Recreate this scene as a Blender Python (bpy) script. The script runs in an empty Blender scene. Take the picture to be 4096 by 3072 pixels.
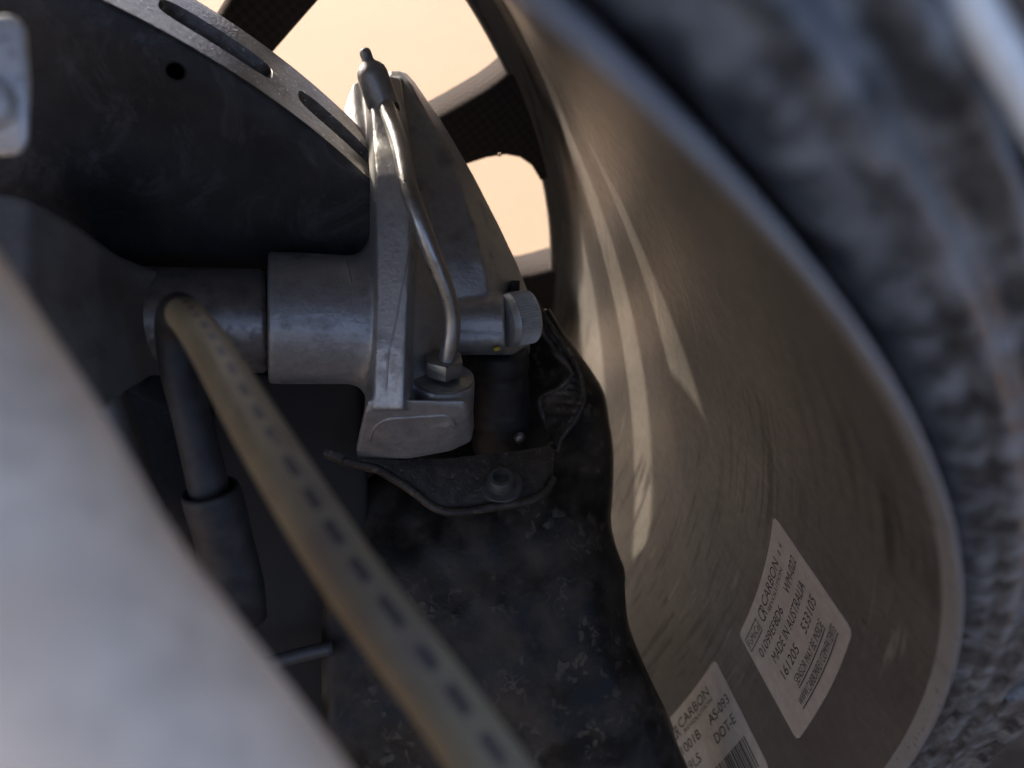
import bpy, bmesh, math, random
from mathutils import Vector, Matrix
import numpy as np

R = math.radians
scene = bpy.context.scene
col = scene.collection
random.seed(4)

# ------------------------------------------------------------------ camera
H = 0.345                                   # axle height above the ground
FPX = 3038.75                               # focal length in photograph pixels
CAM = Vector((0.1064, -0.0467, 0.2381 + H))
AX = Vector((0.9569, -0.2171, 0.1927))      # image right
AY = Vector((0.0, -0.6638, -0.7479))        # image down
AZ = Vector((0.2903, 0.7157, -0.6352))      # view direction
AX.normalize(); AZ.normalize(); AY = AZ.cross(AX).normalized(); AX = AY.cross(AZ).normalized()
cd = bpy.data.cameras.new('camera')
cam = bpy.data.objects.new('camera', cd); col.objects.link(cam)
cam.matrix_world = Matrix(((AX.x, -AY.x, -AZ.x, CAM.x), (AX.y, -AY.y, -AZ.y, CAM.y), (AX.z, -AY.z, -AZ.z, CAM.z), (0, 0, 0, 1)))
cd.sensor_width = 36.0
cd.lens = 36.0 * FPX / 4096
cd.clip_start = 0.004; cd.clip_end = 500
cd.dof.use_dof = True
cd.dof.focus_distance = 0.214
cd.dof.aperture_fstop = cd.lens / 2.7       # pupil of 2.7 mm
scene.camera = cam

# ------------------------------------------------------------------ light
SUN_EL, SUN_AZ = R(27), R(-47)              # azimuth from outboard (+Y) towards +X
w = bpy.data.worlds.new('World'); scene.world = w; w.use_nodes = True
nt = w.node_tree
sky = nt.nodes.new('ShaderNodeTexSky'); sky.sky_type = 'NISHITA'; sky.sun_disc = False
sky.sun_elevation = SUN_EL; sky.sun_rotation = SUN_AZ
sky.air_density = 0.30; sky.dust_density = 3.5; sky.ozone_density = 0.4
nt.links.new(sky.outputs[0], nt.nodes['Background'].inputs[0])
nt.nodes['Background'].inputs[1].default_value = 0.15
sl = bpy.data.lights.new('sun', 'SUN'); sl.energy = 2.2; sl.angle = R(1.2); sl.color = (1, 0.88, 0.72)
sun = bpy.data.objects.new('sun', sl); col.objects.link(sun)
sd = Vector((math.sin(SUN_AZ) * math.cos(SUN_EL), math.cos(SUN_AZ) * math.cos(SUN_EL), math.sin(SUN_EL)))
sun.rotation_euler = sd.to_track_quat('Z', 'Y').to_euler(); sun.location = (0, 3, 4)
vs = scene.view_settings
vs.view_transform = 'Standard'; vs.look = 'None'; vs.gamma = 1.0; vs.exposure = 2.35; vs.use_curve_mapping = False
try:
    scene.cycles.use_denoising = True
    scene.cycles.max_bounces = 8
except Exception:
    pass

# ------------------------------------------------------------------ helpers
def P(px, py, d):
    """point of the place that lies d metres in front of the lens, seen at photograph pixel px,py"""
    return CAM + AX * ((px - 2048) / FPX * d) + AY * ((py - 1536) / FPX * d) + AZ * d

def pol(r, ang, y):
    return Vector((r * math.cos(R(ang)), y, H + r * math.sin(R(ang))))

def tag(o, label=None, cat=None, group=None, kind=None):
    if label: o['label'] = label
    if cat: o['category'] = cat
    if group: o['group'] = group
    if kind: o['kind'] = kind
    return o

def empty(name, loc, label, cat, group=None):
    o = bpy.data.objects.new(name, None); col.objects.link(o)
    o.location = loc; o.empty_display_size = 0.01
    return tag(o, label, cat, group)

def root_loc(o):
    L = Vector((0, 0, 0))
    while o is not None:
        L += o.location; o = o.parent
    return L

def link(name, me, mat, parent=None, smooth=True, origin=None):
    o = bpy.data.objects.new(name, me); col.objects.link(o)
    if mat is not None: me.materials.append(mat)
    if smooth:
        me.polygons.foreach_set('use_smooth', [True] * len(me.polygons))
    if parent is not None:
        o.parent = parent
        o.matrix_parent_inverse = Matrix.Translation(-root_loc(parent))
    elif origin is not None:
        me.transform(Matrix.Translation(-Vector(origin))); o.location = origin
    return o

def mesh(name, V, F):
    me = bpy.data.meshes.new(name)
    me.from_pydata([tuple(v) for v in V], [], F); me.update()
    bm = bmesh.new(); bm.from_mesh(me)
    bmesh.ops.recalc_face_normals(bm, faces=bm.faces)
    bm.to_mesh(me); bm.free()
    return me

def sharp(o, deg=35):
    """crisp edges above an angle, smooth below"""
    me = o.data
    bm = bmesh.new(); bm.from_mesh(me)
    for e in bm.edges:
        if len(e.link_faces) == 2 and e.calc_face_angle(0) > R(deg): e.smooth = False
    bm.to_mesh(me); bm.free()
    return o

def bevel(me, width, seg=2, deg=30):
    bm = bmesh.new(); bm.from_mesh(me)
    es = [e for e in bm.edges if len(e.link_faces) == 2 and e.calc_face_angle(0) > R(deg)]
    bmesh.ops.bevel(bm, geom=es, offset=width, segments=seg, profile=0.5, affect='EDGES', clamp_overlap=True)
    bm.to_mesh(me); bm.free()
    return me

def frame(axis):
    a = Vector(axis).normalized()
    t = Vector((0, 0, 1)) if abs(a.z) < 0.9 else Vector((1, 0, 0))
    x = t.cross(a).normalized(); y = a.cross(x)
    return a, x, y

def lathe(o, axis, prof, n=48, closed=True):
    """revolve (t, r) along axis from o"""
    a, x, y = frame(axis); o = Vector(o)
    V = []; F = []
    for t, r in prof:
        for k in range(n):
            th = 2 * math.pi * k / n
            V.append(o + a * t + (x * math.cos(th) + y * math.sin(th)) * r)
    m = len(prof)
    for i in range(m - 1):
        for k in range(n):
            F.append((i * n + k, i * n + (k + 1) % n, (i + 1) * n + (k + 1) % n, (i + 1) * n + k))
    if closed:
        F.append(tuple(range(n)))
        F.append(tuple((m - 1) * n + k for k in range(n)))
    return V, F

def spline(pts, sub=8):
    """Catmull-Rom through points (any dimension)"""
    pts = [np.array(p, float) for p in pts]
    ext = [2 * pts[0] - pts[1]] + pts + [2 * pts[-1] - pts[-2]]
    out = []
    for i in range(1, len(ext) - 2):
        p0, p1, p2, p3 = ext[i - 1:i + 3]
        for s in range(sub):
            t = s / sub
            out.append(0.5 * (2 * p1 + (p2 - p0) * t + (2 * p0 - 5 * p1 + 4 * p2 - p3) * t * t + (3 * p1 - p0 - 3 * p2 + p3) * t ** 3))
    out.append(pts[-1])
    return out

def tube(name, pts, rad, n=28, sub=8, side=None):
    """pts: list of Vectors, rad: float or list; gives mesh with UV (length in m, turn)"""
    rr = rad if isinstance(rad, (list, tuple)) else [rad] * len(pts)
    S = spline([(p.x, p.y, p.z, r) for p, r in zip(pts, rr)], sub)
    C = [Vector(s[:3]) for s in S]; rs = [float(s[3]) for s in S]
    V = []; F = []; UV = []
    tang = [(C[min(i + 1, len(C) - 1)] - C[max(i - 1, 0)]).normalized() for i in range(len(C))]
    nrm = side if side is not None else Vector((0, 0, 1))
    nrm = (nrm - tang[0] * nrm.dot(tang[0])).normalized()
    L = 0; Ls = []
    for i, c in enumerate(C):
        if i: L += (c - C[i - 1]).length
        Ls.append(L)
        nrm = (nrm - tang[i] * nrm.dot(tang[i])).normalized()
        b = tang[i].cross(nrm)
        for k in range(n):
            th = 2 * math.pi * k / n
            V.append(c + (nrm * math.cos(th) + b * math.sin(th)) * rs[i])
    m = len(C)
    for i in range(m - 1):
        for k in range(n):
            k2 = (k + 1) % n
            F.append((i * n + k, i * n + k2, (i + 1) * n + k2, (i + 1) * n + k))
            UV.append(((Ls[i], k / n), (Ls[i], (k + 1) / n), (Ls[i + 1], (k + 1) / n), (Ls[i + 1], k / n)))
    F.append(tuple(reversed(range(n)))); UV.append(((0, 0),) * n)
    F.append(tuple((m - 1) * n + k for k in range(n))); UV.append(((L, 0),) * n)
    me = bpy.data.meshes.new(name); me.from_pydata([tuple(v) for v in V], [], F)
    uvl = me.uv_layers.new(name='UVMap')
    flat = [c for f in UV for uv in f for c in uv]
    uvl.data.foreach_set('uv', flat)
    me.update()
    return me

def loft(secs, cap=True):
    """secs: list of closed rings with the same number of points"""
    n = len(secs[0]); V = [p for s in secs for p in s]; F = []
    for i in range(len(secs) - 1):
        for k in range(n):
            F.append((i * n + k, i * n + (k + 1) % n, (i + 1) * n + (k + 1) % n, (i + 1) * n + k))
    if cap:
        F.append(tuple(range(n))); F.append(tuple((len(secs) - 1) * n + k for k in range(n)))
    return V, F

def hull(pts):
    bm = bmesh.new()
    for p in pts: bm.verts.new(p)
    r = bmesh.ops.convex_hull(bm, input=bm.verts)
    junk = list({g for g in r['geom_interior'] if isinstance(g, bmesh.types.BMVert)})
    if junk: bmesh.ops.delete(bm, geom=junk, context='VERTS')
    bm.verts.ensure_lookup_table(); bm.verts.index_update()
    V = [v.co.copy() for v in bm.verts]; F = [tuple(v.index for v in f.verts) for f in bm.faces]
    bm.free()
    return V, F

def join(parts):
    V = []; F = []
    for v, f in parts:
        k = len(V); V += list(v); F += [tuple(i + k for i in q) for q in f]
    return V, F

def cast(name, parts, voxel, smooth=6, factor=0.5, disp=None):
    """fuse overlapping solids into one cast body with rounded edges and fillets"""
    V, F = join(parts)
    me = mesh(name + '_src', V, F)
    o = bpy.data.objects.new('tmp', me); col.objects.link(o)
    m = o.modifiers.new('r', 'REMESH'); m.mode = 'VOXEL'; m.voxel_size = voxel
    m = o.modifiers.new('s', 'SMOOTH'); m.factor = factor; m.iterations = smooth
    dg = bpy.context.evaluated_depsgraph_get()
    out = bpy.data.meshes.new_from_object(o.evaluated_get(dg)); out.name = name
    bpy.data.objects.remove(o); bpy.data.meshes.remove(me)
    out.materials.clear()
    return out

def prism(poly, vec):
    V = [Vector(p) for p in poly] + [Vector(p) + Vector(vec) for p in poly]
    n = len(poly)
    F = [tuple(range(n)), tuple(range(n, 2 * n))] + [(k, (k + 1) % n, n + (k + 1) % n, n + k) for k in range(n)]
    return V, F

# ------------------------------------------------------------------ materials
class NT:
    def __init__(s, name):
        s.m = bpy.data.materials.new(name); s.m.use_nodes = True
        s.t = s.m.node_tree; s.b = s.t.nodes['Principled BSDF']
        s.tc = s.t.nodes.new('ShaderNodeTexCoord')
    def n(s, k, **kw):
        x = s.t.nodes.new(k)
        for a, v in kw.items(): setattr(x, a, v)
        return x
    def l(s, a, b): s.t.links.new(a, b)
    def noise(s, scale, detail=4, rough=0.55, coord='Object', stretch=None, dist=0.0):
        x = s.n('ShaderNodeTexNoise')
        x.inputs['Scale'].default_value = scale; x.inputs['Detail'].default_value = detail
        x.inputs['Roughness'].default_value = rough; x.inputs['Distortion'].default_value = dist
        src = s.tc.outputs[coord]
        if stretch:
            mp = s.n('ShaderNodeMapping'); mp.inputs['Scale'].default_value = stretch
            s.l(src, mp.inputs[0]); src = mp.outputs[0]
        s.l(src, x.inputs['Vector'])
        return x.outputs[0]
    def ramp(s, fac, lo, hi, a=0.0, b=1.0):
        x = s.n('ShaderNodeMapRange')
        x.inputs[1].default_value = lo; x.inputs[2].default_value = hi; x.inputs[3].default_value = a; x.inputs[4].default_value = b
        x.clamp = True
        s.l(fac, x.inputs[0]); return x.outputs[0]
    def mix(s, fac, a, b):
        x = s.n('ShaderNodeMix', data_type='RGBA')
        for i, v in ((6, a), (7, b)):
            if isinstance(v, (tuple, list)): x.inputs[i].default_value = tuple(v) + (1,)
            else: s.l(v, x.inputs[i])
        if isinstance(fac, float): x.inputs[0].default_value = fac
        else: s.l(fac, x.inputs[0])
        return x.outputs[2]
    def math(s, op, a, b=None):
        x = s.n('ShaderNodeMath', operation=op)
        for i, v in enumerate((a, b)):
            if v is None: continue
            if isinstance(v, (int, float)): x.inputs[i].default_value = v
            else: s.l(v, x.inputs[i])
        return x.outputs[0]
    def base(s, v):
        if isinstance(v, (tuple, list)): s.b.inputs['Base Color'].default_value = tuple(v) + (1,)
        else: s.l(v, s.b.inputs['Base Color'])
    def set(s, name, v):
        if isinstance(v, (int, float)): s.b.inputs[name].default_value = v
        else: s.l(v, s.b.inputs[name])
    def bump(s, h, dist, strength=1.0):
        x = s.n('ShaderNodeBump'); x.inputs['Strength'].default_value = strength; x.inputs['Distance'].default_value = dist
        s.l(h, x.inputs['Height'])
        prev = s.b.inputs['Normal'].links
        if prev: s.l(prev[0].from_socket, x.inputs['Normal'])
        s.l(x.outputs[0], s.b.inputs['Normal'])

def metal(name, colr, rough, met=0.85, grain=900, gb=0.00012, dirt=(0.07, 0.058, 0.048), dlo=0.52, dhi=0.72, dscale=110, pit=True):
    m = NT(name)
    big = m.noise(dscale, 6, 0.65); mid = m.noise(dscale * 4, 5, 0.6)
    d = m.ramp(big, dlo, dhi)
    var = m.mix(m.ramp(mid, 0.35, 0.7), tuple(c * 0.78 for c in colr), colr)
    m.base(m.mix(m.math('MULTIPLY', d, 0.8), var, dirt))
    m.set('Metallic', m.ramp(d, 0, 1, met, met * 0.35))
    m.set('Roughness', m.ramp(mid, 0.3, 0.75, rough - 0.08, rough + 0.14))
    m.bump(m.noise(grain, 3, 0.6), gb, 0.8)
    if pit:
        v = m.n('ShaderNodeTexVoronoi'); v.inputs['Scale'].default_value = 130
        m.l(m.tc.outputs['Object'], v.inputs['Vector'])
        sel = m.ramp(m.noise(60, 2), 0.56, 0.64)
        ring = m.ramp(v.outputs['Distance'], 0.12, 0.3, 1, 0)
        m.bump(m.math('MULTIPLY', ring, sel), 0.00025, 0.5)
    return m.m

M = {}
M['rim_edge'] = metal('lip_highlight_grey', (0.26, 0.26, 0.255), 0.32, 0.1, dirt=(0.13, 0.12, 0.11), dlo=0.55, dhi=0.8, pit=False)  # lighter grey paints the highlight along the rim lip
M['cast'] = metal('cast_aluminium', (0.44, 0.44, 0.43), 0.42, 0.6, gb=0.0002, dlo=0.52, dhi=0.74)
M['arm_cast'] = metal('cast_aluminium_grainy', (0.45, 0.47, 0.47), 0.45, 0.72, grain=1500, gb=0.0002, dlo=0.6, dhi=0.85)
M['pipe'] = metal('steel_line', (0.50, 0.50, 0.48), 0.34, 0.85, grain=2500, gb=0.00003, dlo=0.8, dhi=1.0, dscale=120, pit=False)
M['nut'] = metal('plated_steel', (0.36, 0.37, 0.36), 0.34, 0.85, grain=2000, gb=0.00004, pit=False)
M['bolt'] = metal('zinc_plated', (0.60, 0.62, 0.61), 0.42, 0.55, grain=2000, gb=0.00004, dlo=0.62, dhi=0.9, pit=False)
M['dark_cast'] = metal('dirty_casting', (0.10, 0.10, 0.098), 0.5, 0.4, dirt=(0.03, 0.027, 0.024))
M['sleeve'] = metal('stained_steel', (0.33, 0.31, 0.29), 0.42, 0.75, dlo=0.45, dhi=0.62, dscale=170)
M['white_arm'] = metal('bright_aluminium', (0.93, 0.76, 0.57), 0.45, 0.03, dirt=(0.58, 0.43, 0.29), dlo=0.48, dhi=0.72, dscale=60, pit=False)
M['pale'] = metal('pale_strip', (0.82, 0.87, 0.86), 0.35, 0.0, dlo=0.7, dhi=1.0, pit=False)
M['knuckle'] = metal('knuckle_casting', (0.24, 0.235, 0.225), 0.5, 0.35, dirt=(0.09, 0.08, 0.07))
M['shiny'] = metal('bright_zinc', (0.88, 0.89, 0.87), 0.30, 0.25, dlo=0.7, dhi=1.0, pit=False)

# rotor face and rim
m = NT('rotor_iron')
n1 = m.noise(60, 6, 0.7); st = m.noise(260, 4, 0.7)
cr = m.mix(m.ramp(n1, 0.4, 0.75), (0.032, 0.030, 0.029), (0.062, 0.058, 0.056))
m.set('Metallic', 0.1); m.set('Roughness', m.ramp(st, 0.3, 0.7, 0.40, 0.62)); m.bump(m.noise(500, 4), 0.0002, 0.6)
res = m.ramp(m.noise(45, 8, 0.75, dist=1.2), 0.52, 0.75)
m.base(m.mix(m.math('MULTIPLY', res, 0.5), cr, (0.20, 0.20, 0.20)))
M['rotor'] = m.m
m = NT('rotor_edge_iron')
n1 = m.noise(150, 6, 0.7); sp = m.noise(1100, 2, 0.5)
b_ = m.mix(m.ramp(n1, 0.35, 0.7), (0.13, 0.115, 0.10), (0.30, 0.29, 0.28))
m.base(m.mix(m.ramp(sp, 0.66, 0.72), b_, (0.75, 0.76, 0.76)))
m.set('Metallic', 0.45); m.set('Roughness', 0.45); m.bump(m.noise(900, 4), 0.0003, 0.9)
M['rotor_edge'] = m.m

# wheel barrel: dusty clear-coated carbon with rubbed streaks running round it (UV: x = arc metres, y = axial metres)
def carbon(name, base, dust, rough, coat):
    m = NT(name)
    cloud = m.noise(22, 6, 0.6, 'UV'); fine = m.noise(260, 5, 0.7, 'UV')
    c = m.mix(m.ramp(cloud, 0.35, 0.7), base, dust)
    c = m.mix(m.ramp(fine, 0.3, 0.75, 0.0, 0.35), c, tuple(x * 0.62 for x in base))
    s1 = m.noise(1, 4, 0.55, 'UV', (22, 330, 1)); s2 = m.noise(1, 3, 0.5, 'UV', (9, 12, 1))
    dark = m.math('MULTIPLY', m.ramp(s1, 0.52, 0.60), m.ramp(s2, 0.48, 0.55))
    c = m.mix(m.math('MULTIPLY', dark, 0.85), c, (0.022, 0.020, 0.019))
    s3 = m.noise(1.0, 3, 0.5, 'UV', (31, 420, 1)); s4 = m.noise(1, 2, 0.5, 'UV', (14, 17, 1))
    light = m.math('MULTIPLY', m.ramp(s3, 0.58, 0.68), m.ramp(s4, 0.50, 0.58))
    c = m.mix(m.math('MULTIPLY', light, 0.3), c, (0.36, 0.33, 0.29))
    vor = m.n('ShaderNodeTexVoronoi'); vor.inputs['Scale'].default_value = 55; m.l(m.tc.outputs['UV'], vor.inputs['Vector'])
    spk = m.ramp(vor.outputs['Distance'], 0.035, 0.07, 1, 0)
    c = m.mix(m.math('MULTIPLY', spk, m.ramp(m.noise(14, 2, 0.5, 'UV'), 0.52, 0.56)), c, (0.015, 0.014, 0.013))
    m.base(c)
    m.set('Roughness', m.ramp(fine, 0.3, 0.75, rough - 0.04, rough + 0.12))
    m.set('Coat Weight', coat); m.set('Coat Roughness', 0.2)
    m.bump(m.noise(45, 4, 0.5, 'UV'), 0.0006, 0.35); m.bump(m.noise(900, 2, 0.5, 'UV'), 0.00006, 0.5)
    return m.m
M['barrel'] = carbon('dusty_barrel', (0.064, 0.059, 0.053), (0.100, 0.092, 0.083), 0.44, 0.15)
m = NT('carbon_weave')
ck = m.n('ShaderNodeTexChecker'); ck.inputs['Scale'].default_value = 430
m.l(m.tc.outputs['Object'], ck.inputs['Vector'])
m.base(m.mix(ck.outputs['Fac'], (0.032, 0.028, 0.027), (0.040, 0.036, 0.035)))
m.set('Roughness', m.ramp(ck.outputs['Fac'], 0, 1, 0.34, 0.46)); m.set('Specular IOR Level', 0.0)
m.bump(ck.outputs['Fac'], 0.00003, 0.4)
M['spoke'] = m.m

m = NT('wet_rubber')
a1 = m.noise(200, 5, 0.6); a2 = m.noise(420, 3, 0.6)
m.base(m.mix(m.ramp(a1, 0.40, 0.72), (0.036, 0.036, 0.036), (0.24, 0.24, 0.23)))
m.set('Roughness', m.ramp(a1, 0.4, 0.65, 0.34, 0.62)); m.set('Specular IOR Level', 0.6)
m.bump(m.noise(260, 4, 0.6), 0.0007, 0.6)
M['tyre'] = m.m
m = NT('black_rubber'); m.base(m.mix(m.ramp(m.noise(180, 5), 0.4, 0.7), (0.014, 0.014, 0.015), (0.036, 0.035, 0.033)))
m.set('Roughness', 0.62); m.bump(m.noise(700, 3), 0.0001, 0.5); M['rubber'] = m.m
m = NT('liner_plastic'); m.base(m.mix(m.ramp(m.noise(40, 5), 0.4, 0.7), (0.05, 0.05, 0.05), (0.12, 0.118, 0.11)))
m.set('Roughness', 0.65); m.bump(m.noise(600, 3), 0.0003, 0.5); M['liner'] = m.m  # material of the added shade liner and grey strip

# muddy duct: black plastic, patches of dried tan mud, fine pale crack lines
m = NT('muddy_plastic')
mud = m.ramp(m.noise(85, 6, 0.6), 0.40, 0.74)
vor = m.n('ShaderNodeTexVoronoi', feature='DISTANCE_TO_EDGE'); vor.inputs['Scale'].default_value = 95
wv = m.n('ShaderNodeVectorMath', operation='ADD'); nz = m.n('ShaderNodeTexNoise'); nz.inputs['Scale'].default_value = 200
sc = m.n('ShaderNodeVectorMath', operation='SCALE'); sc.inputs['Scale'].default_value = 0.008
m.l(m.tc.outputs['Object'], nz.inputs['Vector']); m.l(nz.outputs['Color'], sc.inputs[0]); m.l(m.tc.outputs['Object'], wv.inputs[0]); m.l(sc.outputs[0], wv.inputs[1])
m.l(wv.outputs[0], vor.inputs['Vector'])
crack = m.math('MULTIPLY', m.ramp(vor.outputs['Distance'], 0.0, 0.035, 1, 0), m.ramp(m.noise(38, 3), 0.55, 0.64))
blob = m.n('ShaderNodeTexVoronoi'); blob.inputs['Scale'].default_value = 240; m.l(wv.outputs[0], blob.inputs['Vector'])
bl = m.math('MULTIPLY', m.ramp(blob.outputs['Distance'], 0.22, 0.42, 1, 0), m.ramp(m.noise(55, 3), 0.5, 0.62))
c = m.mix(mud, (0.010, 0.0092, 0.008), (0.058, 0.050, 0.040))
c = m.mix(m.math('MULTIPLY', bl, 0.55), c, (0.105, 0.09, 0.07))
c = m.mix(m.math('MULTIPLY', crack, 0.28), c, (0.17, 0.145, 0.11))
m.base(c); m.set('Specular IOR Level', 0.22); m.set('Roughness', m.ramp(mud, 0, 1, 0.36, 0.8)); ckm = m.n('ShaderNodeTexChecker'); ckm.inputs['Scale'].default_value = 520; m.l(m.tc.outputs['Object'], ckm.inputs['Vector'])
m.bump(ckm.outputs['Fac'], 0.00006, 0.5); m.bump(m.math('ADD', mud, bl), 0.0004, 0.5); m.bump(m.noise(700, 3), 0.0001, 0.5)
M['mud'] = m.m

m = NT('rusty_sheet')
c = m.mix(m.ramp(m.noise(130, 6, 0.7), 0.42, 0.68), (0.035, 0.031, 0.027), (0.085, 0.073, 0.058))
c = m.mix(m.ramp(m.noise(420, 5, 0.7), 0.58, 0.7), c, (0.19, 0.15, 0.10))
m.base(c); m.set('Metallic', 0.35); m.set('Roughness', m.ramp(m.noise(300, 4), 0.3, 0.7, 0.3, 0.6)); m.bump(m.noise(500, 5, 0.7), 0.0005, 0.9)
M['sheet'] = m.m

# tan hose with a printed dashed line (UV x = metres along, y = turn)
m = NT('tan_hose')
sep = m.n('ShaderNodeSeparateXYZ'); m.l(m.tc.outputs['UV'], sep.inputs[0])
wob = m.math('MULTIPLY', m.noise(90, 2), 0.0035)
fr = m.math('FRACT', m.math('MULTIPLY', m.math('ADD', sep.outputs[0], wob), 1 / 0.0061))
dash = m.math('LESS_THAN', fr, 0.6)
band = m.math('LESS_THAN', m.math('ABSOLUTE', m.math('SUBTRACT', sep.outputs[1], 0.5)), 0.027)
c = m.mix(m.ramp(m.noise(70, 4, 0.6), 0.35, 0.7), (0.195, 0.165, 0.098), (0.275, 0.238, 0.155))
c = m.mix(m.ramp(m.noise(38, 4, 0.6), 0.52, 0.66), c, (0.18, 0.142, 0.105))
worn = m.ramp(m.noise(210, 4, 0.6), 0.28, 0.42)
m.base(m.mix(m.math('MULTIPLY', m.math('MULTIPLY', dash, band), worn), c, (0.045, 0.038, 0.040)))
m.set('Roughness', 0.55); M['hose'] = m.m

m = NT('sticker_paper'); m.base(m.mix(m.ramp(m.noise(300, 5), 0.35, 0.7), (0.265, 0.25, 0.224), (0.32, 0.302, 0.27))); m.set('Roughness', 0.5); M['paper'] = m.m
m = NT('sticker_ink'); m.base((0.03, 0.03, 0.03)); m.set('Roughness', 0.5); M['ink'] = m.m
m = NT('yellow_paint'); m.base((0.52, 0.44, 0.05)); m.set('Roughness', 0.6); M['yellow'] = m.m
m = NT('void_black'); m.base((0.022, 0.021, 0.020)); m.set('Roughness', 0.8); M['black'] = m.m  # flat black painted for the shade inside holes, slots and gaps
m = NT('droplet_water'); m.base((1, 1, 1)); m.set('Roughness', 0.02); m.b.inputs['IOR'].default_value = 1.33; m.b.inputs['Transmission Weight'].default_value = 1.0; M['water'] = m.m
m = NT('pale_concrete')
c = m.mix(m.ramp(m.noise(1.3, 6, 0.6), 0.35, 0.7), (0.236, 0.165, 0.103), (0.262, 0.186, 0.118))
m.base(m.mix(m.ramp(m.noise(60, 5, 0.7), 0.3, 0.75, 0, 0.35), c, (0.175, 0.117, 0.072))); m.set('Roughness', 0.85); m.bump(m.noise(120, 5, 0.7), 0.002, 0.6)
M['ground'] = m.m

# ------------------------------------------------------------------ ground
g = 60.0
N = 24
V = [(-g + 2 * g * i / N, -g + 2 * g * j / N, 0) for j in range(N + 1) for i in range(N + 1)]
F = [(j * (N + 1) + i, j * (N + 1) + i + 1, (j + 1) * (N + 1) + i + 1, (j + 1) * (N + 1) + i) for j in range(N) for i in range(N)]
tag(link('ground', mesh('ground', V, F), M['ground'], smooth=False), 'pale sunlit ground seen through the wheel openings', None, kind='structure')

# ------------------------------------------------------------------ wheel (axis = Y through z = H)
RB = 0.2465
SHADE_PANEL_Z = 0.60
def ring(name, prof, n, mat, parent=None, a0=0, a1=360):
    """lathe about the wheel axis, prof of (r, y), with UV (arc metres, profile metres)"""
    closed = (a1 - a0) >= 360
    cols = n if closed else n + 1
    V = []; F = []; UV = []
    L = [0]
    for i in range(1, len(prof)): L.append(L[-1] + math.hypot(prof[i][0] - prof[i - 1][0], prof[i][1] - prof[i - 1][1]))
    for k in range(cols):
        an = a0 + (a1 - a0) * k / n
        for r, y in prof: V.append(pol(r, an, y))
    m_ = len(prof)
    for k in range(n):
        k2 = (k + 1) % cols
        for i in range(m_ - 1):
            F.append((k * m_ + i, k * m_ + i + 1, k2 * m_ + i + 1, k2 * m_ + i))
            x0 = R(a0 + (a1 - a0) * k / n) * RB; x1 = R(a0 + (a1 - a0) * (k + 1) / n) * RB
            UV.append(((x0, L[i]), (x0, L[i + 1]), (x1, L[i + 1]), (x1, L[i])))
    me = bpy.data.meshes.new(name); me.from_pydata([tuple(v) for v in V], [], F)
    uvl = me.uv_layers.new(name='UVMap'); uvl.data.foreach_set('uv', [c for f in UV for q in f for c in q]); me.update()
    bm = bmesh.new(); bm.from_mesh(me); bmesh.ops.recalc_face_normals(bm, faces=bm.faces); bm.to_mesh(me); bm.free()
    return link(name, me, mat, parent)

wheel = empty('wheel', (0, 0.12, H - 0.257), 'dusty taupe carbon wheel with curved barrel, rim lip and radial spokes', 'wheel')
BY = [0, .005, .01, .02, .03, .05, .08, .12, .16, .2, .25]
BR = [.2564, .2560, .2556, .2547, .2540, .2525, .2505, .2490, .2480, .2474, .2474]
rbar = lambda y: float(np.interp(y, BY, BR))
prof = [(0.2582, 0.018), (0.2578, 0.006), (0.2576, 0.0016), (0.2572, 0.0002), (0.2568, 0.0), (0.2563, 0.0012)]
prof += [(rbar(y), y) for y in (0.004, 0.01, 0.016, 0.02, 0.03, 0.04, 0.05, 0.065, 0.08, 0.10, 0.12, 0.14, 0.16, 0.18, 0.20, 0.218)]
prof += [(0.2472, 0.228), (0.2480, 0.234), (0.2475, 0.240), (0.2450, 0.2455), (0.2425, 0.2478), (0.2395, 0.2486), (0.2372, 0.2492), (0.2362, 0.2505), (0.2368, 0.2525), (0.2420, 0.2560), (0.2500, 0.262), (0.2530, 0.275), (0.2545, 0.287), (0.262, 0.287), (0.2650, 0.284), (0.2655, 0.272)]
prof += [(0.2600, 0.266), (0.2590, 0.10), (0.2582, 0.018)]
ring('barrel', prof[6:], 360, M['barrel'], wheel)
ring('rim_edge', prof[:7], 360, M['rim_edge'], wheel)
# spokes: outline in (radius, angle), rounded where the lower side runs into the ring
low = [(0.060, 31.5), (0.12, 28.9), (0.17, 28.7), (0.205, 28.6), (0.216, 28.4), (0.224, 27.9), (0.2295, 27.0), (0.2335, 25.6), (0.2358, 23.6), (0.252, 23.0)]
upp = [(0.252, 36.6), (0.2362, 36.1), (0.2325, 35.9), (0.226, 35.7), (0.21, 35.6), (0.17, 35.8), (0.12, 36.3), (0.060, 38.0)]
outl = low + upp
V = []; F = []
for yy, sh, grow in ((0.2510, 0, 0.55), (0.2494, 0, 0.0), (0.2494, 0, -0.6)):
    pass
rings_ = []
def spoke_ring(y, inset):
    ca = sum(a for r, a in outl) / len(outl)
    pts = []
    for r, a in outl:
        s = 1 if a > 32.3 else -1
        pts.append(pol(r, a - s * inset / r * 57.3, y))
    return pts
secs = [spoke_ring(0.2488, 0.0022), spoke_ring(0.2494, 0.0010), spoke_ring(0.2508, 0.0002), spoke_ring(0.256, 0.0), spoke_ring(0.269, 0.0012), spoke_ring(0.271, 0.0025)]
V, F = loft(secs)
me0 = mesh('spoke', V, F)
for k in range(15):
    me = me0.copy()
    me.transform(Matrix.Translation((0, 0, H)) @ Matrix.Rotation(-R(24 * k), 4, 'Y') @ Matrix.Translation((0, 0, -H)))
    me.name = 'spoke'
    sharp(link('spoke', me, M['spoke'], wheel), 50)
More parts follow.
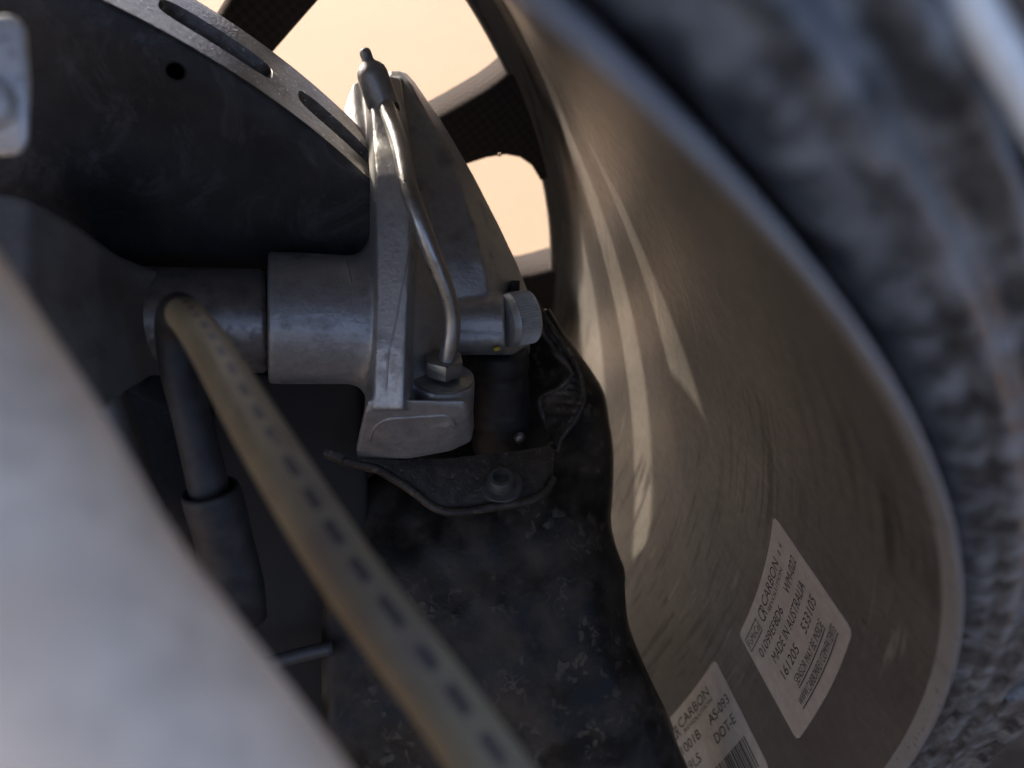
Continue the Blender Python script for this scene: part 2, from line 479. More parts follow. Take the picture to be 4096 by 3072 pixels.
V, F = lathe((0, 0.235, H), (0, 1, 0), [(0, 0.02), (0, 0.06), (0.004, 0.072), (0.03, 0.075), (0.05, 0.07), (0.054, 0.06), (0.054, 0.01)], 64)
sharp(link('hub', mesh('hub', V, F), M['spoke'], wheel))

tyre_prof = [(0.2592, 0.020), (0.2588, 0.009), (0.2602, 0.0045), (0.2630, 0.0026), (0.2650, 0.0032), (0.2654, 0.0020), (0.2680, 0.0018), (0.2684, 0.0030), (0.2720, 0.0030), (0.2724, 0.0018), (0.2750, 0.0020), (0.2754, 0.0034), (0.2800, 0.0038), (0.2860, 0.0035), (0.2866, 0.0020), (0.2900, 0.0022), (0.2906, 0.0036), (0.2960, 0.0045), (0.3050, 0.0080), (0.3150, 0.0140), (0.3250, 0.0230), (0.3340, 0.0340), (0.3400, 0.0480), (0.3430, 0.07),
             (0.3448, 0.10), (0.3450, 0.145), (0.3448, 0.19), (0.3430, 0.24), (0.3380, 0.27), (0.330, 0.288), (0.315, 0.302), (0.30, 0.305), (0.285, 0.30), (0.275, 0.29), (0.2668, 0.283), (0.2662, 0.27)]
ty = ring('tyre', tyre_prof, 300, M['tyre'], None)
for ra, r0_, r1_, wd in ((52, .2765, .2850, 1.1), (47.5, .2765, .2850, .8), (43.5, .2770, .2850, 1.3), (39.5, .2765, .2850, .6), (36, .2770, .2845, 1.0), (31, .2765, .2850, 1.2), (26, .2765, .2850, .8), (21, .2765, .2850, 1.1)):
    V, F = hull([pol(r, ra + sg * wd * k_, y) for r in (r0_, r1_) for sg in (-1, 1) for y, k_ in ((.0062, 1.0), (.0018, .8))])
    link('sidewall_rib', mesh('sidewall_rib', V, F), M['tyre'], ty, smooth=False)
tag(ty, 'black rubber tyre sidewall with grey speckles around the wheel rim', 'tyre')

# unseen wheel arch liner arcs, added and gapped to shade the wheel well 
LP = [(0.445, -0.055), (0.44, -0.045), (0.43, -0.03), (0.42, 0.10), (0.42, 0.30), (0.426, 0.30), (0.426, 0.10), (0.436, -0.03), (0.446, -0.045), (0.451, -0.055), (0.445, -0.055)]
for la, lb, lt in ((80, 188, 'unseen dark liner arch added over the tyre to shade the wheel well'), (-48, 20, 'unseen dark liner arch added low on the right to cut light')):
    tag(ring('shade_liner', LP, 90, M['liner'], None, la, lb), lt, 'liner', 'added shade liner sections')
V, F = prism([Vector((x, y, 0.17)) for x, y in ((-0.9, -1.5), (0.9, -1.5), (0.9, -0.22), (0.45, -0.20), (-0.45, -0.20), (-0.9, -0.22))], (0, 0, -0.004))
tag(link('shade_tray', mesh('shade_tray', V, F), M['rubber'], None, smooth=False), 'unseen flat black tray added on the car side to cut bounce light', 'tray')  # unseen tray, added to cut light bounced up from the ground
V, F = prism([Vector((x, -0.445, z)) for x, z in ((-0.6, 0.17), (0.95, 0.17), (0.95, SHADE_PANEL_Z), (-0.4, SHADE_PANEL_Z), (-0.6, 0.52))], (0, -0.004, 0))
tag(link('shade_panel', mesh('shade_panel', V, F), M['rubber'], None, smooth=False), 'unseen dark panel added on the car side to block low light', 'panel')  # unseen panel, added to block low light from behind
# pale strip made up for the bright band at the top right
be = empty('corner_strip', P(4150, 500, .058), 'made-up pale strip for the bright band in the top right corner', 'strip')
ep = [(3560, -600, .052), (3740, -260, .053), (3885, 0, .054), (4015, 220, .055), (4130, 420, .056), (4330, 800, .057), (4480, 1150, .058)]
link('bright_strip', tube('bright_strip', [P(*q) for q in ep], .0015, 24, 8), M['pale'], be)
link('grey_strip', tube('grey_strip', [P(x + 210, y - 140, d - .001) for x, y, d in ep], .0030, 24, 8), M['liner'], be)

# ------------------------------------------------------------------ brake disc
RD, YD, TH = 0.1914, 0.1456, 0.0344
disc = empty('brake_disc', (0, YD, H - RD), 'dark ventilated brake disc with slotted outer edge behind the caliper', 'brake disc')
drill = []
def disc_face(y, inner, nrm):
    return [(inner, y), (0.13, y), (0.16, y), (RD - 0.0012, y), ]
# inboard cheek with drilled holes: polar cells, one hole per cell where drilled
def plate(name, y0, y1, rin, rout, holes, mat, seg=240):
    V = []; F = []
    rings = [rin, 0.115, 0.13, 0.145, 0.16, 0.172, 0.182, rout - 0.0010]
    for k in range(seg):
        for r in rings: V.append(pol(r, 360 * k / seg, y0))
        V.append(pol(rout, 360 * k / seg, y0 + (0.0010 if y1 > y0 else -0.0010)))
    m_ = len(rings) + 1
    for k in range(seg):
        k2 = (k + 1) % seg
        for i in range(m_ - 1): F.append((k * m_ + i, k * m_ + i + 1, k2 * m_ + i + 1, k2 * m_ + i))
    return link(name, mesh(name, V, F), mat, disc)
plate('cheek', YD, YD + 0.006, 0.10, RD, None, M['rotor'])
plate('cheek', YD + TH, YD + TH - 0.006, 0.10, RD, None, M['rotor'])
# outer edge with long rounded vent slots
cells = 32
V = []; F = []
npt = 48
YA, YB = YD + 0.0010, YD + TH - 0.0010
ym = (YA + YB) / 2; hh = (YB - YA) / 2; sh = 0.0058
for c_ in range(cells):
    a0 = 55.8 - 360 * (c_ + 1) / cells; span = 360 / cells
    half = span / 2; mid = a0 + half
    sl_ang = half * 0.79
    hw = R(sl_ang) * RD; cap = sh
    base_ = len(V)
    rect = []; slot = []; depth = []
    for k in range(npt):
        t = k / npt * 2 * math.pi
        cx, cy = math.cos(t), math.sin(t)
        q = max(abs(cx), abs(cy))
        rx, ry = cx / q, cy / q
        # stadium
        sx = math.copysign(abs(cx) ** 0.45, cx) * hw; sy = math.copysign(abs(cy) ** 0.55, cy) * sh
        rect.append(pol(RD, mid + rx * half, ym + ry * hh))
        for lst, rr, kx in ((slot, RD - 0.0002, 1.0), (depth, RD - 0.0012, 0.975)):
            lst.append(pol(rr, mid + math.degrees(sx * kx / RD), ym + sy * (0.94 if kx < 1 else 1)))
    deep = [pol(RD - 0.03, mid + math.degrees((math.copysign(abs(math.cos(k / npt * 2 * math.pi)) ** 0.45, math.cos(k / npt * 2 * math.pi)) * hw * 0.9) / RD), ym + math.copysign(abs(math.sin(k / npt * 2 * math.pi)) ** 0.55, math.sin(k / npt * 2 * math.pi)) * sh * 0.9) for k in range(npt)]
    V += rect + slot + depth + deep
    for lev in range(3):
        for k in range(npt):
            k2 = (k + 1) % npt
            F.append((base_ + lev * npt + k, base_ + lev * npt + k2, base_ + (lev + 1) * npt + k2, base_ + (lev + 1) * npt + k))
    F.append(tuple(base_ + 3 * npt + k for k in range(npt)))
sharp(link('vented_edge', mesh('vented_edge', V, F), M['rotor_edge'], disc), 40)
# drilled holes on the inboard cheek: flat black discs that paint the dark of the bores
def bore_shade(px, py, r):
    d = AX * ((px - 2048) / FPX) + AY * ((py - 1536) / FPX) + AZ
    t = (YD - CAM.y) / d.y
    c = CAM + d * t
    V, F = lathe((c.x, YD - 0.0003, c.z), (0, 1, 0), [(0.0002, r * 1.0), (-0.0, r * 0.97), (0.0002, r * 0.82)], 28)
    link('hole_shade_disc', mesh('hole_shade_disc', V, F), M['black'], disc)
for p in ((702, 285, 0.0024),):
    bore_shade(*p)
V, F = lathe((0, YD - 0.028, H), (0, 1, 0), [(0, 0.03), (0, 0.082), (0.003, 0.088), (0.026, 0.092), (0.03, 0.102)], 96)
link('hat', mesh('hat', V, F), M['rotor'], disc)

# ------------------------------------------------------------------ caliper
cal = empty('brake_caliper', P(1600, 1850, 0.22), 'grey cast aluminium brake caliper over the disc with steel crossover pipe', 'brake caliper')
def sect(y, pts):
    return [P(x, y + dy, d) for x, dy, d in pts]
# inboard column
colm = loft([
    sect(300, [(1452, 0, .226), (1472, 0, .216), (1550, 0, .216), (1600, 10, .224), (1600, 0, .245), (1452, 0, .245)]),
    sect(480, [(1468, 0, .216), (1490, 0, .207), (1590, 0, .207), (1630, 0, .218), (1630, 0, .245), (1468, 0, .245)]),
    sect(700, [(1478, 0, .205), (1502, 0, .1985), (1625, 0, .1972), (1655, 0, .207), (1655, 0, .24), (1478, 0, .24)]),
    sect(900, [(1480, 0, .204), (1505, 0, .197), (1640, 0, .1955), (1668, 0, .205), (1668, 0, .24), (1480, 0, .24)]),
    sect(1150, [(1480, 0, .203), (1505, 0, .1962), (1632, 0, .1945), (1660, 0, .204), (1660, 0, .24), (1480, 0, .24)]),
    sect(1400, [(1476, 0, .203), (1500, 0, .1962), (1620, 0, .1945), (1648, 0, .203), (1648, 0, .24), (1476, 0, .24)]),
    sect(1640, [(1458, 0, .205), (1490, 0, .198), (1612, 0, .1965), (1648, 0, .203), (1648, 0, .24), (1458, 0, .24)])])
# outer arm
arm = loft([
    sect(276, [(1555, 6, .232), (1600, 6, .234), (1622, 12, .245), (1600, 30, .262), (1555, 30, .262)]),
    sect(330, [(1560, 0, .230), (1640, 0, .232), (1660, 0, .246), (1640, 0, .265), (1560, 0, .262)]),
    sect(480, [(1580, 0, .227), (1722, 0, .230), (1764, 0, .246), (1730, 0, .27), (1580, 0, .265)]),
    sect(700, [(1620, 0, .222), (1828, 0, .228), (1893, 0, .246), (1850, 0, .275), (1620, 0, .268)]),
    sect(900, [(1640, 0, .219), (1896, 0, .226), (1995, 0, .246), (1960, 0, .28), (1640, 0, .268)]),
    sect(1050, [(1645, 0, .219), (1935, 0, .225), (2066, 0, .247), (2040, 0, .28), (1645, 0, .268)]),
    sect(1200, [(1650, 0, .221), (1965, 0, .227), (2125, 0, .249), (2100, 0, .28), (1650, 0, .268)]),
    sect(1420, [(1650, 0, .224), (1985, 0, .232), (2120, 0, .252), (2100, 0, .28), (1650, 0, .268)])])
def rod(p0, p1, prof_n=32, r0=None, r1=None):
    ax = p1 - p0
    return lathe(p0, ax, [(0, r0), (ax.length, r1 if r1 else r0)], prof_n)
bo1 = rod(P(1690, 1240, .2285), P(2018, 1232, .2300), r0=.0047)
bo2 = rod(P(1690, 1345, .2270), P(2018, 1338, .2285), r0=.0056)
bo3 = rod(P(1660, 1288, .2290), P(2015, 1285, .2300), r0=.0078)
axn = (-AY * 0.86 - AZ * 0.50 + AX * 0.06).normalized()       # nut axis: up the picture, towards the lens
NB = P(1774, 1514, .2105)
nboss = lathe(NB - axn * 0.011, axn, [(0, .0086), (0.005, .0087), (0.0105, .0087), (0.011, .0085)], 40)
nbox = hull([P(1640, 1480, .206), P(1690, 1600, .203), P(1860, 1600, .206), P(1640, 1500, .24), P(1880, 1480, .232), P(1880, 1640, .24), P(1640, 1650, .24), P(1660, 1640, .2), P(1880, 1640, .206)])
block = hull([P(1470, 1600, .198), P(1600, 1600, .197), P(1860, 1600, .203), P(1890, 1620, .210), P(1897, 1700, .216), P(1885, 1765, .222), P(1455, 1650, .1995), P(1870, 1640, .2045), P(1428, 1832, .219), P(1640, 1835, .220), P(1800, 1805, .221), P(1424, 1790, .214),
              P(1470, 1600, .238), P(1890, 1600, .238), P(1880, 1765, .238), P(1430, 1830, .238)])
web = hull([P(1590, 760, .206), P(1690, 760, .221), P(1590, 1560, .204), P(1700, 1560, .210), P(1790, 1100, .222), P(1790, 1500, .218), P(1590, 760, .24), P(1790, 800, .24), P(1800, 1540, .24), P(1590, 1560, .24)])
# mounting boss running to the left
c0, c1 = P(1072, 1272, .2055), P(1500, 1282, .214)
axb = (c1 - c0); Lb = axb.length
pxr = lambda px, d: px * d / FPX
ab_ = axb.normalized(); uy = (AY - ab_ * AY.dot(ab_)).normalized(); uz = ab_.cross(uy)
def oval(t, ry, rz, n=48):
    c = c0 + ab_ * t
    return [c + uy * (math.cos(2 * math.pi * k / n) * ry) + uz * (math.sin(2 * math.pi * k / n) * rz) for k in range(n)]
boss = loft([oval(0, .0172, .0172), oval(.0006, .0178, .0178)] + [oval(Lb * t, .0179, .0179 - .001 * t) for t in (.3, .6, .74)] + [oval(Lb * .80, .0182, .0170), oval(Lb * .86, .0192, .0168), oval(Lb * .91, .0212, .0165), oval(Lb * .95, .0240, .0160), oval(Lb * 1.0, .0300, .0150)])
bosscap = []
body_parts = [colm, arm, web, bo1, bo2, bo3, nboss, block, boss]
# ear beside the cap
ear = loft([[P(1372, 448, .235), P(1410, 338, .235), P(1428, 326, .235), P(1470, 340, .235), P(1470, 700, .225), P(1440, 640, .225)],
            [P(1372, 448, .25), P(1410, 338, .25), P(1428, 326, .25), P(1470, 340, .25), P(1470, 700, .24), P(1440, 640, .24)]])
body_parts.append(ear)
me = cast('body', body_parts, 0.00045, 15)
# nothing of the casting may reach into the web between boss and block
link('body', me, M['cast'], cal)

from mathutils.bvhtree import BVHTree
bvh = BVHTree.FromPolygons([v.co for v in me.vertices], [tuple(p.vertices) for p in me.polygons])
def surf(px, py, back=0.0):
    """point on the casting seen at a photograph pixel"""
    d = (P(px, py, 1.0) - CAM).normalized()
    h = bvh.ray_cast(CAM, d)
    return h[0] + d * back if h[0] is not None else P(px, py, .2)
# parting line: a fine raised flash along the column
pl = [(1646, 892), (1636, 970), (1617, 1100), (1600, 1200), (1583, 1297), (1560, 1390), (1550, 1470), (1545, 1550), (1543, 1640)]
link('parting_seam', tube('parting_seam', [surf(*q, back=.0001) for q in pl], 0.00032, 8, 4), M['cast'], cal)
# raised border of the pocket on the bottom block
pk = [(1478, 1760), (1492, 1718), (1520, 1690), (1560, 1674), (1640, 1668), (1720, 1663), (1782, 1661), (1806, 1672), (1818, 1698)]
link('pocket_border', tube('pocket_border', [surf(*q, back=.0003) for q in pk], 0.0006, 10, 5), M['cast'], cal)
# chalk-like paint stroke on the boss
ck_ = [(1381, 1035), (1386, 1055), (1391, 1080), (1398, 1112), (1402, 1142)]
link('paint_stroke', tube('paint_stroke', [surf(*q, back=.0004) for q in ck_], [.0004, .0006, .0005, .0006, .0004], 8, 4), M['paper'], cal)
# round casting mark on the column
V, F = lathe(surf(1606, 1262, .0002), (surf(1606, 1262) - surf(1606, 1262, .01)), [(-0.0004, .0013), (0.0001, .0013), (0.00015, .0011), (-0.0001, .0010)], 24)
link('casting_mark', mesh('casting_mark', V, F), M['cast'], cal)

# machined spot face under the nut
sf = lathe(NB - axn * 0.0004, axn, [(0, .0084), (0.0009, .0084), (0.0011, .0081)], 40)
sharp(link('spot_face', mesh('spot_face', *sf), M['nut'], cal))
# bleeder cap at the top with a nipple
t0, t1 = P(1533, 428, .2130), P(1478, 262, .2085)
ax = t1 - t0; L = ax.length
r = .0044
capm = lathe(t0, ax, [(0, r * .80), (0.0004, r * .93), (L * .10, r), (L * .55, r), (L * .80, r * .97), (L * .93, r * .88), (L * 1.02, r * .68), (L * 1.09, r * .45), (L * 1.13, r * .38), (L * 1.30, r * .37), (L * 1.36, r * .33), (L * 1.40, r * .22), (L * 1.415, r * .06)], 40)
link('bleeder_cap', mesh('bleeder_cap', *capm), M['cast'], cal)
col_ = lathe(t0 - ax.normalized() * 0.0032, ax, [(0, .0032), (0.0004, .0040), (0.0022, .0044), (0.0034, .0042)], 32)
link('cap_collar', mesh('cap_collar', *col_), M['rubber'], cal)

# crossover pipe
pp = [(1541, 415, .2110), (1556, 455, .2090), (1600, 585, .2005), (1633, 745, .1930), (1674, 870, .1915), (1718, 990, .1930), (1752, 1075, .1955), (1785, 1165, .1985), (1806, 1250, .2015), (1806, 1325, .2035), (1797, 1385, .2050), (1790, 1430, .2065), (1784, 1475, .2085)]
link('crossover_pipe', tube('crossover_pipe', [P(*q) for q in pp], .00236, 32, 8), M['pipe'], cal)

# flare nut: hexagon with flange
nb = NB + axn * 0.0008
tt = (P(1787, 1438, .2085) - nb).dot(axn)
def hexprism(o, a, ri, h0, h1, rot):
    a = Vector(a).normalized()
    x = (-AZ - a * (-AZ).dot(a)).normalized(); y = a.cross(x)
    ringp = lambda t, k: [o + a * t + (x * math.cos(R(60 * i + rot)) + y * math.sin(R(60 * i + rot))) * ri * k for i in range(6)]
    return loft([ringp(h0, 1), ringp(h1, 1)])
nutr = .0056
V, F = hexprism(nb, axn, nutr, 0.0012, 0.0058, 12)
me = bevel(mesh('flare_nut', V, F), 0.00028, 2)
fn = sharp(link('flare_nut', me, M['nut'], cal), 25)
fl = lathe(nb, axn, [(0, .0052), (0.0004, .0054), (0.0010, .0053), (0.0016, .0047)], 40)
link('flange', mesh('flange', *fl), M['nut'], fn)
hol = lathe(nb + axn * 0.0057, axn, [(0.0, .0031), (0.00035, .0031), (0.0004, .0029)], 32)
link('nut_bore_shade', mesh('nut_bore_shade', *hol), M['black'], fn)

# knurled cap bolt on the right
b0, b1 = P(2014, 1285, .2300), P(2130, 1264, .2335)
ax = (b1 - b0); L = ax.length; a_, x_, y_ = frame(ax)
br = .0083
secs = []
nk = 116
def kring(t, rr, depth):
    return [b0 + a_ * t + (x_ * math.cos(2 * math.pi * k / nk) + y_ * math.sin(2 * math.pi * k / nk)) * (rr - (depth if (k // 1) % 2 else 0)) for k in range(nk)]
secs = [kring(0, br * .9, 0), kring(0.0002, br * .97, 0), kring(L * .22, br * .97, 0), kring(L * .25, br * .985, .00005), kring(L * .27, br, .0006), kring(L * .86, br, .0006), kring(L * .90, br * .985, .0001), kring(L * .96, br * .93, 0), kring(L, br * .84, 0), kring(L * 1.0, br * .5, 0), kring(L * .6, br * .48, 0)]
V, F = loft(secs)
cb = sharp(link('cap_bolt', mesh('cap_bolt', V, F), M['bolt'], cal), 30)
def arc_strip(t0_, t1_, a0_, a1_, rr):
    ringp = []
    n = 14
    V = []; F = []
    for i in range(n + 1):
        th = a0_ + (a1_ - a0_) * i / n
        dv = x_ * math.cos(th) + y_ * math.sin(th)
        jit = random.uniform(-0.0003, 0.0003)
        for t, r_ in ((t0_ + jit, rr - .0006), (t0_ + jit, rr), (t1_ + jit, rr), (t1_ + jit, rr - .0006)): V.append(b0 + a_ * t + dv * r_)
    for i in range(n):
        for k in range(4): F.append((i * 4 + k, i * 4 + (k + 1) % 4, (i + 1) * 4 + (k + 1) % 4, (i + 1) * 4 + k))
    return V, F
dn = AY * 0.80 - AZ * 0.60
thd = math.atan2(dn.dot(y_), dn.dot(x_))
link('paint_mark', mesh('paint_mark', *arc_strip(L * .18, L * .86, thd - 0.12, thd + 0.12, br + .00025)), M['yellow'], cb)
V, F = hull([P(1972, 1392, .2222), P(1992, 1386, .2224), P(2003, 1390, .2226), P(1998, 1402, .2226), P(1976, 1404, .2224), P(1972, 1392, .228), P(2003, 1392, .228), P(1990, 1404, .228)])
link('paint_dab', mesh('paint_dab', V, F), M['yellow'], cal)
# black block painting the dark of the opening above the bolt
V, F = hull([P(2047, 1122, .2345), P(2080, 1122, .2365), P(2078, 1172, .2355), P(2042, 1172, .2335), P(2047, 1122, .2450), P(2080, 1122, .2450), P(2078, 1172, .2450), P(2042, 1172, .2450)])
link('slot', mesh('slot', V, F), M['black'], cal)

# piston housing under the bolt, its shadow painted as black
q0, q1 = P(1995, 1395, .247), P(2005, 1805, .262)
ax = q1 - q0; L = ax.length
hs = lathe(q0, ax, [(0, .0085), (0.001, .0098), (L * .17, .0100), (L * .22, .0093), (L * .27, .0097), (L * .54, .0099), (L * .58, .0104), (L * .68, .0104), (L * .70, .0098), (L * .95, .0100), (L, .0090)], 48)
hb = hull([P(1890, 1470, .232), P(1890, 1470, .26), P(2110, 1470, .236), P(2110, 1470, .262), P(1895, 1790, .244), P(1895, 1790, .27), P(2100, 1800, .246), P(2100, 1800, .272)])
link('piston_housing', cast('piston_housing', [hs], 0.0006, 5), M['rubber'], cal)
V, F = lathe(P(2078, 1755, .252), -AZ + AY * -0.3, [(0, .0018), (0.003, .0018), (0.004, .0012), (0.0043, .0004)], 20)
link('guide_pin', mesh('guide_pin', V, F), M['nut'], cal)

# ------------------------------------------------------------------ knuckle with sleeve on the left
kn = empty('steering_knuckle', P(500, 1900, .19), 'dim grey knuckle arm ending in a stained round sleeve left of caliper', 'knuckle')
s0, s1 = P(430, 1285, .193), P(1062, 1285, .2055)
ax = s1 - s0; L = ax.length
slv = lathe(s0, ax, [(0, .0140), (L * .965, .01405), (L * .985, .0138), (L, .0132)], 56)
sharp(link('sleeve', mesh('sleeve', *slv), M['sleeve'], kn), 30)
gp = lathe(s1 - ax.normalized() * 0.0005, ax, [(0, .0125), (0.004, .0125)], 40)
link('shadow_gap_bush', mesh('shadow_gap_bush', *gp), M['black'], kn)
kb = loft([
    [P(-350, 690, .150), P(-60, 752, .148), P(-60, 1400, .140), P(-350, 1400, .140), P(-350, 1400, .175), P(-60, 752, .178), P(-350, 690, .178)],
    [P(-100, 740, .152), P(120, 786, .150), P(120, 1500, .143), P(-100, 1500, .143), P(-100, 1500, .18), P(120, 800, .182), P(-100, 740, .182)],
    [P(150, 800, .158), P(250, 862, .156), P(250, 1650, .150), P(150, 1650, .150), P(150, 1650, .19), P(250, 870, .190), P(150, 800, .190)],
    [P(300, 895, .166), P(400, 975, .166), P(400, 1650, .160), P(300, 1650, .158), P(300, 1650, .20), P(400, 985, .20), P(300, 895, .20)],
    [P(440, 1005, .176), P(520, 1062, .178), P(520, 1560, .176), P(440, 1600, .172), P(440, 1600, .21), P(520, 1070, .21), P(440, 1005, .21)],
    [P(540, 1078, .186), P(640, 1082, .190), P(640, 1490, .190), P(540, 1520, .186), P(540, 1500, .21), P(640, 1090, .21), P(540, 1080, .21)]])
V, F = kb
kb2 = hull([P(-300, 1300, .150), P(380, 1300, .172), P(480, 1900, .188), P(760, 2700, .20), P(300, 2700, .19), P(-300, 2400, .165), P(-300, 1300, .19), P(420, 1300, .2), P(500, 1900, .21), P(900, 2700, .22)])
link('arm', cast('arm', [kb, kb2], 0.0009, 14), M['knuckle'], kn)
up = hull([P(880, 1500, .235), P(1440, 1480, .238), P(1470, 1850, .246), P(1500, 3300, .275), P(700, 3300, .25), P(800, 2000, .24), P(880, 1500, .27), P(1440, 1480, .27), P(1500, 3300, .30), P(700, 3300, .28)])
link('upright', cast('upright', [up], 0.0012, 10), M['black'], kn)  # black mass added to fill the cavity; its shade is in the colour

# ------------------------------------------------------------------ sheet-metal bracket with flange and bolt
br_ = empty('shield_bracket', P(2000, 2040, .236), 'rusty pressed sheet bracket with bolted flange below the caliper', 'bracket')
def shell(front, th, vec):
    """thin plate from an outline of points"""
    V, F = prism(front, vec * th)
    return V, F
fl_up = [(1300, 1790, .214), (1420, 1830, .216), (1600, 1838, .220), (1800, 1830, .226), (1960, 1812, .232), (2100, 1798, .238), (2200, 1778, .242)]
fl_lo = [(2225, 1800, .2405), (2217, 1840, .2385), (2212, 1917, .2345), (2192, 1964, .2320), (2155, 1994, .2300), (2093, 2016, .2280), (1990, 2030, .2262), (1900, 2046, .2244), (1840, 2054, .2232), (1781, 2051, .2222), (1727, 2030, .2218), (1663, 1980, .2220), (1600, 1936, .2218), (1502, 1880, .2196), (1372, 1846, .2160), (1290, 1816, .2140)]
outl = [P(*p) for p in fl_up + fl_lo]
nv = (-AY * 0.70 - AZ * 0.72).normalized()            # the flange faces up and towards the lens
V, F = prism(outl, -nv * 0.0022)
sharp(link('flange', bevel(mesh('flange', V, F), 0.0004, 2, 50), M['sheet'], br_), 40)
# raised lower lip of the flange
lip = [P(x, y - 6, d - 0.0006) for x, y, d in fl_lo[2:15]]
link('rolled_edge', tube('rolled_edge', lip, 0.0013, 12, 6), M['sheet'], br_)
# upright web: curved strip with an opening, rusty edge
inner = [(2118, 1235, .252), (2155, 1300, .250), (2199, 1372, .249), (2228, 1416, .248), (2271, 1459, .247), (2288, 1493, .247), (2271, 1520, .248), (2238, 1551, .249), (2165, 1590, .252), (2170, 1650, .254), (2195, 1720, .252), (2208, 1780, .246)]
outer = [(2150, 1205, .251), (2200, 1290, .249), (2252, 1365, .248), (2290, 1420, .246), (2312, 1470, .245), (2325, 1515, .2445), (2334, 1560, .244), (2335, 1600, .2435), (2322, 1640, .243), (2296, 1690, .2425), (2250, 1748, .242), (2230, 1806, .241)]
V = []; F = []
I3 = spline([tuple(P(*p)) for p in inner], 5); O3 = spline([tuple(P(*p)) for p in outer], 5)
nn = len(I3)
K = 6
for i in range(nn):
    for k in range(K + 1):
        p = I3[i] + (O3[i] - I3[i]) * k / K
        p = Vector(p) + AZ * (0.0018 * math.sin(math.pi * k / K)) + AZ * 0.0006 * math.sin(i * 1.7 + k)
        V.append(p)
for i in range(nn - 1):
    for k in range(K):
        F.append((i * (K + 1) + k, i * (K + 1) + k + 1, (i + 1) * (K + 1) + k + 1, (i + 1) * (K + 1) + k))
me = mesh('web', V, F)
wo = link('web', me, M['sheet'], br_)
so = wo.modifiers.new('thick', 'SOLIDIFY'); so.thickness = 0.0014; so.offset = 0
link('torn_edge', tube('torn_edge', [P(*p) for p in inner], [0.0011 + 0.0004 * math.sin(i * 2.3) for i in range(len(inner))], 10, 8), M['sheet'], br_)
link('outer_edge', tube('outer_edge', [P(x, y, d - .0004) for x, y, d in outer[3:]], 0.0008, 10, 8), M['sheet'], br_)
# flange bolt
bc = P(2005, 1945, .2300)
bo = lathe(bc, nv, [(-0.001, .0066), (0.0004, .0066), (0.0010, .0062), (0.0012, .0044), (0.0042, .0040), (0.0048, .0035), (0.0049, .0025), (0.0030, .0023)], 36)
fb = sharp(link('flange_bolt', mesh('flange_bolt', *bo), M['dark_cast'], br_), 35)
a_, x_, y_ = frame(nv)
for k in range(6):
    th = R(60 * k + 12)
    V, F = lathe(bc + nv * 0.0032 + (x_ * math.cos(th) + y_ * math.sin(th)) * 0.0024, nv, [(0, .0006), (0.0016, .0005)], 8)
    link('socket_lobe', mesh('socket_lobe', V, F), M['dark_cast'], fb)

# ------------------------------------------------------------------ muddy brake duct behind and below
rows = [ # y, left x, right x, D mid, D right
    (1240, 2150, 2190, .262, .268), (1300, 2160, 2226, .262, .268), (1387, 2120, 2284, .260, .268), (1493, 2040, 2361, .258, .268), (1580, 1960, 2409, .257, .267), (1667, 1900, 2424, .256, .266),
    (1782, 1700, 2441, .254, .266), (1903, 1500, 2444, .250, .264), (2000, 1400, 2439, .246, .262), (2080, 1350, 2434, .243, .260), (2180, 1320, 2452, .240, .258), (2285, 1310, 2488, .238, .256),
    (2370, 1300, 2490, .236, .254), (2515, 1290, 2508, .234, .252), (2714, 1290, 2590, .232, .250), (2876, 1290, 2668, .231, .249), (2985, 1290, 2702, .231, .248), (3200, 1300, 2800, .231, .248)]
S = spline(rows, 4)
V = []; F = []; K = 36
for row in S:
    y, xl, xr, dm, dr = [float(q) for q in row]
    for k in range(K + 1):
        u = k / K
        x = xl + (xr - xl) * (1 - (1 - u) ** 1.6)
        e = max(0, (u - 0.45) / 0.55)
        d = dm + 0.010 * (1 - u) ** 2 + (dr - dm) * e ** 2.6 + 0.012 * max(0, (u - 0.93) / 0.07) ** 2
        wob = 0.0012 * math.sin(x * 0.011 + y * 0.007) * math.sin(y * 0.013 - x * 0.004) + 0.0007 * math.sin(x * 0.031 + 1.3) * math.sin(y * 0.027)
        fade = min(1, max(0, (y - 1700) / 300)) * (1 - e)
        V.append(P(x, y, d + wob * fade))
    for k in range(2):
        pass
W_ = K + 1
for i in range(len(S) - 1):
    for k in range(K):
        F.append((i * W_ + k, i * W_ + k + 1, (i + 1) * W_ + k + 1, (i + 1) * W_ + k))
bd = empty('brake_duct', P(2000, 3150, .232), 'mud-caked black plastic brake duct filling the bottom centre', 'duct')
o = link('shell', mesh('shell', V, F), M['mud'], bd)
so = o.modifiers.new('thick', 'SOLIDIFY'); so.thickness = 0.002; so.offset = 0
# moulded rim on the right
link('moulded_rim', tube('moulded_rim', [P(x - 14, y, d + .001) for (y, _, x, _, d) in rows[1:]], 0.0016, 12, 6), M['mud'], bd)

